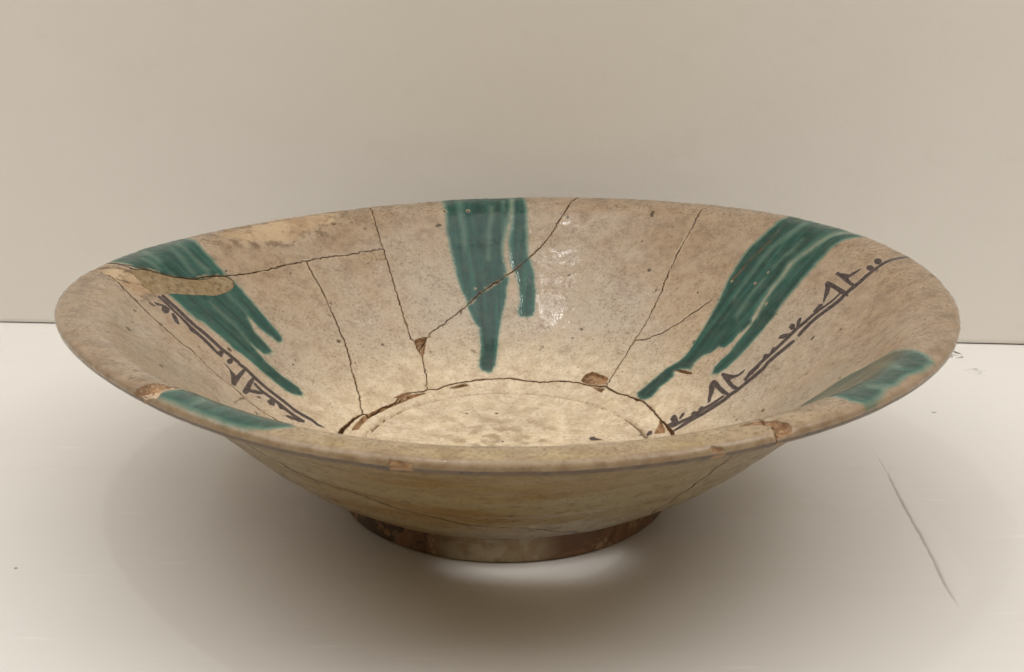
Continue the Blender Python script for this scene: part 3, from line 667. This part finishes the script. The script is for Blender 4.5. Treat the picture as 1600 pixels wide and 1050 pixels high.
M_TABLE, M_WALL = mat_table(), mat_wall()
WALL_ANG = math.atan2(1.057 - 1.325, 1.737 + 1.79)


def wall_y(x):
    return 1.191 + (x - .023) * math.tan(WALL_ANG)


def tabletop():
    nx, ny = 260, 200
    xs = np.linspace(-6, 6, nx)
    xs = np.sign(xs) * (np.abs(xs) / 6)**1.5 * 6
    ys = np.linspace(0, 1, ny)**1.0 * 4.6 - 3.2
    X, Y = np.meshgrid(xs, ys, indexing='ij')
    Zz = .0016 * np.sin(X * 2.3 + .6) * np.sin(Y * 1.7 + 1) + .0008 * np.sin(X * 6.1 + Y * 4.3)
    rr = np.hypot(X, Y)
    Zz = Zz * smoothstep(rr, .45, .9) - .001 * (1 - smoothstep(rr, .45, .9)) * 0
    idx = np.arange(nx * ny).reshape(nx, ny)
    top = np.stack([idx[:-1, :-1], idx[1:, :-1], idx[1:, 1:], idx[:-1, 1:]], -1).reshape(-1, 4)
    V = np.stack([X, Y, Zz], -1).reshape(-1, 3)
    n0 = len(V)
    ring = np.r_[idx[:, 0], idx[-1, 1:], idx[-2::-1, -1], idx[0, -2:0:-1]]
    low = V[ring].copy()
    low[:, 2] = -.16
    V = np.vstack([V, low])
    k = len(ring)
    side = np.array([[ring[(i + 1) % k], ring[i], n0 + i, n0 + (i + 1) % k] for i in range(k)])
    o = mesh_object('tabletop', V * R, np.vstack([top, side]), [M_TABLE])
    o['kind'] = 'structure'
    o['label'] = 'white painted board the bowl stands on'
    return o


TABLE = tabletop()


def paint_layer(name, pts, h, w):
    """raised edge of an upper coat of paint: outline points (x, y), outer edge bevelled over width w"""
    P = np.array(pts, float)
    c = P.mean(0)
    T = np.roll(P, -1, 0) - np.roll(P, 1, 0)
    T /= np.linalg.norm(T, axis=1)[:, None]
    N = np.stack([-T[:, 1], T[:, 0]], -1)
    N *= np.sign(((c - P) * N).sum(1))[:, None]
    rings = [(0, -.0045), (.0, h * .55), (w * .35, h), (w * 1.2, h * .92), (w * 3, h * .35), (w * 5, -.001)]
    V, F = [], []
    n = len(P)
    for d, z in rings:
        Q = P + N * d
        V += [(a, b, z) for a, b in Q]
    for k in range(len(rings) - 1):
        for i in range(n):
            j = (i + 1) % n
            F.append((k * n + i, k * n + j, (k + 1) * n + j, (k + 1) * n + i))
    o = mesh_object(name, np.array(V) * R, F, [M_TABLE], parent=TABLE)
    return o


def ridge(name, pts, wid, h, lean=0.0):
    """low ridge of paint along a line (x, y) with a steep side and a gentle side"""
    P = smooth_curve(np.array(pts, float), 60)
    P = P + rng.normal(0, wid * .05, P.shape)
    T = np.gradient(P, axis=0)
    T /= np.linalg.norm(T, axis=1)[:, None]
    N = np.stack([-T[:, 1], T[:, 0]], -1)
    h *= .30
    prof = [(-1.0, -.003), (-.35, h * .15), (-.1, h * .75), (.08, h), (.9, h * .8), (3.5, h * .45), (9, -.003)]
    m = len(prof)
    V, F = [], []
    for i in range(len(P)):
        e = min(1, i / 6, (len(P) - 1 - i) / 6) * (.75 + .5 * rng.random())
        for d, z in prof:
            q = P[i] + N[i] * d * wid * (.5 + .5 * min(1, e))
            V.append((q[0], q[1], z * e if z > 0 else z))
    for i in range(len(P) - 1):
        for k in range(m - 1):
            a = i * m + k
            F.append((a, a + 1, a + m + 1, a + m))
    return mesh_object(name, np.array(V) * R, F, [M_TABLE], parent=TABLE)


RIDGE_LINES = [([(0.9822, 0.0846), (0.9699, -0.0583), (0.9604, -0.2027), (0.9561, -0.2856), (0.9485, -0.3875), (0.9359, -0.5066), (0.933, -0.599)], 0.01, 0.01), ([(0.9818, 0.1986), (0.9823, 0.1245), (0.9785, 0.0612)], 0.004, 0.004), ([(1.4323, 0.9628), (1.4424, 0.9314), (1.4759, 0.9437), (1.5103, 0.9812)], 0.012, 0.006), ([(1.4513, 0.8285), (1.4689, 0.7932), (1.4826, 0.7758), (1.5258, 0.8104)], 0.008, 0.006)]
for pts, wd, hh in RIDGE_LINES:
    ridge('paint_ridge', pts, wd, hh)


def wall():
    # a board standing on the table top with a hairline gap under it
    ca, sa = math.cos(WALL_ANG), math.sin(WALL_ANG)
    def P(u, d, z):
        return (.023 + u * ca - d * sa, 1.191 + u * sa + d * ca, z)
    nu, nz = 60, 40
    us = np.linspace(-7, 7, nu)
    zs = np.r_[[.0030, .007], np.linspace(.02, 6.5, nz)]
    V, F = [], []
    for u in us:
        for j, z in enumerate(zs):
            d = (.006 if j == 0 else 0) + .003 * math.sin(u * 1.3) * math.sin(z * 1.1)
            V.append(P(u, d, z))
    m = len(zs)
    for i in range(nu - 1):
        for j in range(m - 1):
            a = i * m + j
            F.append((a, a + m, a + m + 1, a + 1))
    # back and bottom faces give the board its thickness
    b = len(V)
    V += [P(-7, .12, .0030), P(7, .12, .0030), P(7, .12, 6.5), P(-7, .12, 6.5)]
    lo0, lo1, hi0, hi1 = 0, (nu - 1) * m, m - 1, nu * m - 1
    F += [(b, b + 3, b + 2, b + 1)]
    F += [(lo0, b, b + 1, lo1)] if False else [tuple([i * m for i in range(nu)] + [b + 1, b])]
    F += [tuple([i * m + m - 1 for i in range(nu)][::-1] + [b + 3, b + 2])]
    o = mesh_object('wall', np.array(V) * R, F, [M_WALL])
    o['kind'] = 'structure'
    o['label'] = 'plain cream painted wall behind the bowl'
    return o


wall()

# ------------------------------------------------------------------ the bowl
bowl = bpy.data.objects.new('bowl', None)
col.objects.link(bowl)
bowl.empty_display_size = .05
bowl['label'] = 'wide mended ceramic bowl with green glaze drips and brown writing'
bowl['category'] = 'bowl'

# grid over the wall: finer where the writing runs
cols = np.concatenate([np.arange(0, 3, .15), np.arange(3, 18.5, .06), np.arange(18.5, 166, .17), np.arange(166, 183, .06), np.arange(183, 190, .15), np.arange(190, 360, .30)])
NT_, S0 = len(cols), .34
rows = np.r_[np.linspace(S0, 1 - .018 / LEN, 270), 1 - .018 / LEN * (1 - np.sin(np.linspace(0, math.pi / 2, 9)[1:]))]
NR = len(rows)
TG, SG = np.meshgrid(cols, rows, indexing='ij')
nextc = np.r_[cols[1:], 360.0]
ctd = np.repeat(((cols + nextc) / 2)[:, None], NR - 1, 1)
cs = np.repeat(((rows[1:] + rows[:-1]) / 2)[None, :], NT_, 0)
label = np.full(ctd.shape, -1)
for k, sh in enumerate(SHERDS):
    label[(label < 0) & inside(ctd, cs, sh['poly'])] = k
label[(label == 1) & inside(ctd, cs, PATCH)] = 100
ALL = fields(TG.ravel(), SG.ravel())
LIFT = relief(ALL)


def sherd_mesh(name, key, polys, gap, mats, offset=(0, 0, 0), sink=0.0):
    """polys: outlines the boundary vertices are drawn to; each with +1 (inside) or -1 (outside)"""
    ci, cj = np.where(label == key)
    ci2 = (ci + 1) % NT_
    q = np.stack([ci * NR + cj, ci2 * NR + cj, ci2 * NR + cj + 1, ci * NR + cj + 1], -1)
    used, inv = np.unique(q, return_inverse=True)
    q = inv.reshape(q.shape)
    n = len(used)
    td = TG.ravel()[used].copy()
    s = SG.ravel()[used].copy()
    allp = np.array(polys[0][0], float)
    mid = (allp[:, 0].min() + allp[:, 0].max()) / 2
    td = (td - mid + 180) % 360 - 180 + mid
    lift = LIFT[used].copy()
    at = {k: v[used].copy() for k, v in ALL.items()}
    # boundary edges, directed
    e = np.concatenate([q[:, [0, 1]], q[:, [1, 2]], q[:, [2, 3]], q[:, [3, 0]]])
    es = np.sort(e, 1)
    uk, first, cnt = np.unique(es[:, 0] * n + es[:, 1], return_index=True, return_counts=True)
    be = e[first[cnt == 1]]
    rim = np.isclose(s, 1.0)
    be = be[~(rim[be[:, 0]] & rim[be[:, 1]])]
    bv = np.unique(be)
    A, B, SGN = [], [], []
    for pl, sg in polys:
        a, b = segs(pl)
        mm = (a[:, 0].min() + a[:, 0].max()) / 2
        sh_ = round((mid - mm) / 360) * 360
        a = a + [sh_, 0]
        b = b + [sh_, 0]
        area = .5 * np.sum(a[:, 0] * b[:, 1] - b[:, 0] * a[:, 1])
        A.append(a)
        B.append(b)
        SGN.append(np.full(len(a), sg * np.sign(area)))
    A, B, SGN = np.vstack(A), np.vstack(B), np.concatenate(SGN)
    d, bi, bt = seg_dist(td[bv], s[bv], A, B, True)
    pt = A[bi] + (B[bi] - A[bi]) * bt[:, None]
    r = rad_at(pt[:, 1])
    dx = np.radians(B[bi, 0] - A[bi, 0]) * r
    dy = (B[bi, 1] - A[bi, 1]) * LEN
    ln = np.hypot(dx, dy) + 1e-9
    nx, ny = -dy / ln * SGN[bi], dx / ln * SGN[bi]
    wave = np.sin(pt[:, 0] * 1.9 + pt[:, 1] * 61 + key) + np.sin(pt[:, 0] * 4.3 - pt[:, 1] * 37 + 2 * key)
    g = gap * np.clip(.85 + .38 * wave + .3 * rng.random(len(bv)), .25, 2.2)
    if gap > 0:                                     # the joint through the right drip is tight
        g = np.where((pt[:, 0] > 30) & (pt[:, 0] < 40.5) & (pt[:, 1] > .70), 0.00005, g)
    nt = pt[:, 0] + np.degrees(nx * g / r)
    ns = pt[:, 1] + ny * g / LEN
    isr = rim[bv]
    td[bv] = nt
    s[bv] = np.where(isr, 1.0, np.minimum(ns, .9995))
    at['crack'][bv] = np.minimum(at['crack'][bv], .0006) if gap > 0 else at['crack'][bv]
    t = np.radians(td)
    so = s - .026 * (1 - smoothstep(s - base_edge(td), .0, .14))       # break runs upright next to the base
    wob = .0010 * np.sin(s * 95 + 1.3 * np.sin(t * 2)) * smoothstep(s, .4, .5)
    Pin = surf(t, s, 1, lift - sink + .0006 * np.sin(s * 60 + t * 3))
    Pout = surf(t, np.where(rim, 1.0, so), -1, wob * (1 - smoothstep(s, .9, .97)) + .007 * np.exp(-((s - .963) / .009)**2))
    lip = sum(.00055 / (1 + .3 * k) * np.sin(f * t + 2.1 * k) for k, f in enumerate((23, 41, 67, 109, 173, 241))) * smoothstep(s, .955, .99)
    for P_ in (Pin, Pout):
        P_[:, 2] += lip * .7
        P_[:, 0] += lip * .5 * np.cos(t)
        P_[:, 1] += lip * .5 * np.sin(t)
    off = np.array(offset)
    V = np.vstack([Pin, Pout]) + off
    # rim vertices of both sides coincide: reuse the inner ones
    omap = np.arange(n) + n
    omap[rim] = np.where(rim)[0]
    fo = omap[q][:, ::-1]
    wl = np.stack([be[:, 1], be[:, 0], omap[be[:, 0]], omap[be[:, 1]]], -1)
    tri = wl[:, 0] == wl[:, 3]
    tri |= wl[:, 1] == wl[:, 2]
    wl_q = wl[~tri]
    F = np.vstack([q, fo, wl_q])
    fm = np.r_[np.zeros(len(q)), np.ones(len(fo)), np.full(len(wl_q), 2)]
    keep = np.unique(F)
    rem = np.full(2 * n, -1)
    rem[keep] = np.arange(len(keep))
    at2 = {k: np.r_[v, v][keep] for k, v in at.items()}
    ob = mesh_object(name, V[keep] * R, rem[F], mats, fm, bowl, at2)
    # sharp broken edges
    me = ob.data
    key_edges = set()
    nq = len(q)
    sharp = np.zeros(len(me.edges), bool)
    ev = np.empty(len(me.edges) * 2, np.int32)
    me.edges.foreach_get('vertices', ev)
    ev = np.sort(ev.reshape(-1, 2), 1).astype(np.int64)
    want = np.sort(np.vstack([rem[be], rem[omap[be]]]), 1).astype(np.int64)
    N = len(keep) + 1
    sharp = np.isin(ev[:, 0] * N + ev[:, 1], want[:, 0] * N + want[:, 1])
    se = me.attributes.new('sharp_edge', 'BOOLEAN', 'EDGE') if 'sharp_edge' not in me.attributes else me.attributes['sharp_edge']
    se.data.foreach_set('value', sharp)
    return ob


OFFS = [(0, 0, .0004), (.0002, 0, -.0002), (0, .0002, .0001), (0, 0, 0), (0, 0, -.0002), (0, .0002, .0003), (0, 0, 0.0003), (-.0004, 0, .0003), (0, -.0004, .0004)]
for k, sh in enumerate(SHERDS):
    polys = [(sh['poly'], 1)]
    if k == 1:
        polys.append((PATCH, -1))
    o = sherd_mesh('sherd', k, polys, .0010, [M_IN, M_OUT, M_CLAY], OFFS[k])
    o['label'] = sh['label']
fill = sherd_mesh('repair_fill', 100, [(PATCH, 1), (SHERDS[1]['poly'], 1)], -.0004, [M_FILL, M_FILL, M_FILL], sink=.0015)
fill['label'] = 'sandy beige fill patching the left green drip'


# base sherd: floor of the bowl, closed below, with the foot ring under it
def base_sherd():
    nt, nr = 900, 130
    td = np.arange(nt) * 360 / nt
    edge = base_edge(td) - np.where(gap_at(td) > .004, .2 * gap_at(td), .0009)
    fr = np.linspace(0, 1, nr + 1)[1:]
    T2, F2 = np.meshgrid(td, fr, indexing='ij')
    S2 = F2 * edge[:, None]
    f = fields(T2.ravel(), S2.ravel())
    r = rad_at(S2).ravel()
    f['soil_shade'] = np.maximum(f['soil_shade'], .0035 - np.abs(r - .3635))  # shade in the incised ring, painted in as a brown line
    lift = relief(f)
    lift += -.011 * np.exp(-((r - .362) / .007)**2) + .004 * np.exp(-((r - .346) / .008)**2)
    lift += .0010 * np.cos(r * 120 + np.radians(T2.ravel())) * smoothstep(r, .30, .05) + .006 * np.exp(-(r / .028)**2)
    lift += -.0020 * np.exp(-((r - .05) / .015)**2)
    t = np.radians(T2.ravel())
    top = surf(t, S2.ravel(), 1, lift)
    so = S2.ravel() - .026 * smoothstep(F2.ravel(), .75, 1)
    bot = surf(t, so, -1)
    n = nt * nr
    idx = np.arange(n).reshape(nt, nr)
    nx = np.roll(idx, -1, 0)
    q = np.stack([idx[:, :-1], idx[:, 1:], nx[:, 1:], nx[:, :-1]], -1).reshape(-1, 4)
    V = np.vstack([top, bot, [[0, 0, .106]], [[0, 0, .05]]])
    wl = np.stack([idx[:, -1], idx[:, -1] + n, nx[:, -1] + n, nx[:, -1]], -1)
    # pole caps as degenerate-free quads: pair neighbouring triangles
    ring = idx[:, 0]
    cap = np.stack([np.full(nt // 2, 2 * n), ring[0::2], ring[1::2], np.roll(ring, -2)[0::2]], -1)
    cap2 = np.stack([np.full(nt // 2, 2 * n + 1), np.roll(ring, -2)[0::2] + n, ring[1::2] + n, ring[0::2] + n], -1)
    F = np.vstack([q, q[:, ::-1] + n, wl, cap, cap2])
    fm = np.r_[np.zeros(len(q)), np.ones(len(q)), np.full(len(wl), 2), np.zeros(len(cap)), np.ones(len(cap2))]
    at = {k: np.r_[v, v, v[:1], v[:1]] for k, v in f.items()}
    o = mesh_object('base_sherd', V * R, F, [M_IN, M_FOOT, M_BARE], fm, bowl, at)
    o['label'] = 'round floor of the bowl with a fine incised ring'
    return o


BASE = base_sherd()


def foot_ring():
    prof = smooth_curve([(.330, .070), (.336, .030), (.343, .006), (.352, .0), (.375, .0), (.398, .0), (.4065, .004), (.4085, .016), (.408, .034), (.4105, .052), (.416, .066), (.424, .078)], 46)
    nt = 540
    td = np.arange(nt) * 2 * math.pi / nt
    V = []
    ph = rng.random(8) * 6.28
    for t in td:
        w = sum(.0009 / (k + 1) * math.sin((5 * k + 3) * t + ph[k]) for k in range(8))
        for (r, z) in prof:
            zz = max(z, 0)
            V.append(((r + w * smoothstep(zz, .004, .03)) * math.cos(t), (r + w * smoothstep(zz, .004, .03)) * math.sin(t), zz))
    m = len(prof)
    idx = np.arange(nt * m).reshape(nt, m)
    nx = np.roll(idx, -1, 0)
    F = np.stack([idx[:, :-1], nx[:, :-1], nx[:, 1:], idx[:, 1:]], -1).reshape(-1, 4)
    deg = np.repeat(np.degrees(td), m)
    dev = lambda c, w: np.clip(1 - np.abs((deg - c + 180) % 360 - 180) / w, 0, 1)
    glz = np.clip(dev(266, 22) * 1.8, 0, 1) * .9 + .25 * dev(205, 18)
    flk = np.clip(dev(228, 34) * 2, 0, 1)
    o = mesh_object('foot_ring', np.array(V) * R, F[:, ::-1], [M_FOOT], parent=BASE, attrs={'glazed': glz, 'flaked': flk})
    o['label'] = 'low brown stained foot ring with flaking glaze'
    return o


foot_ring()
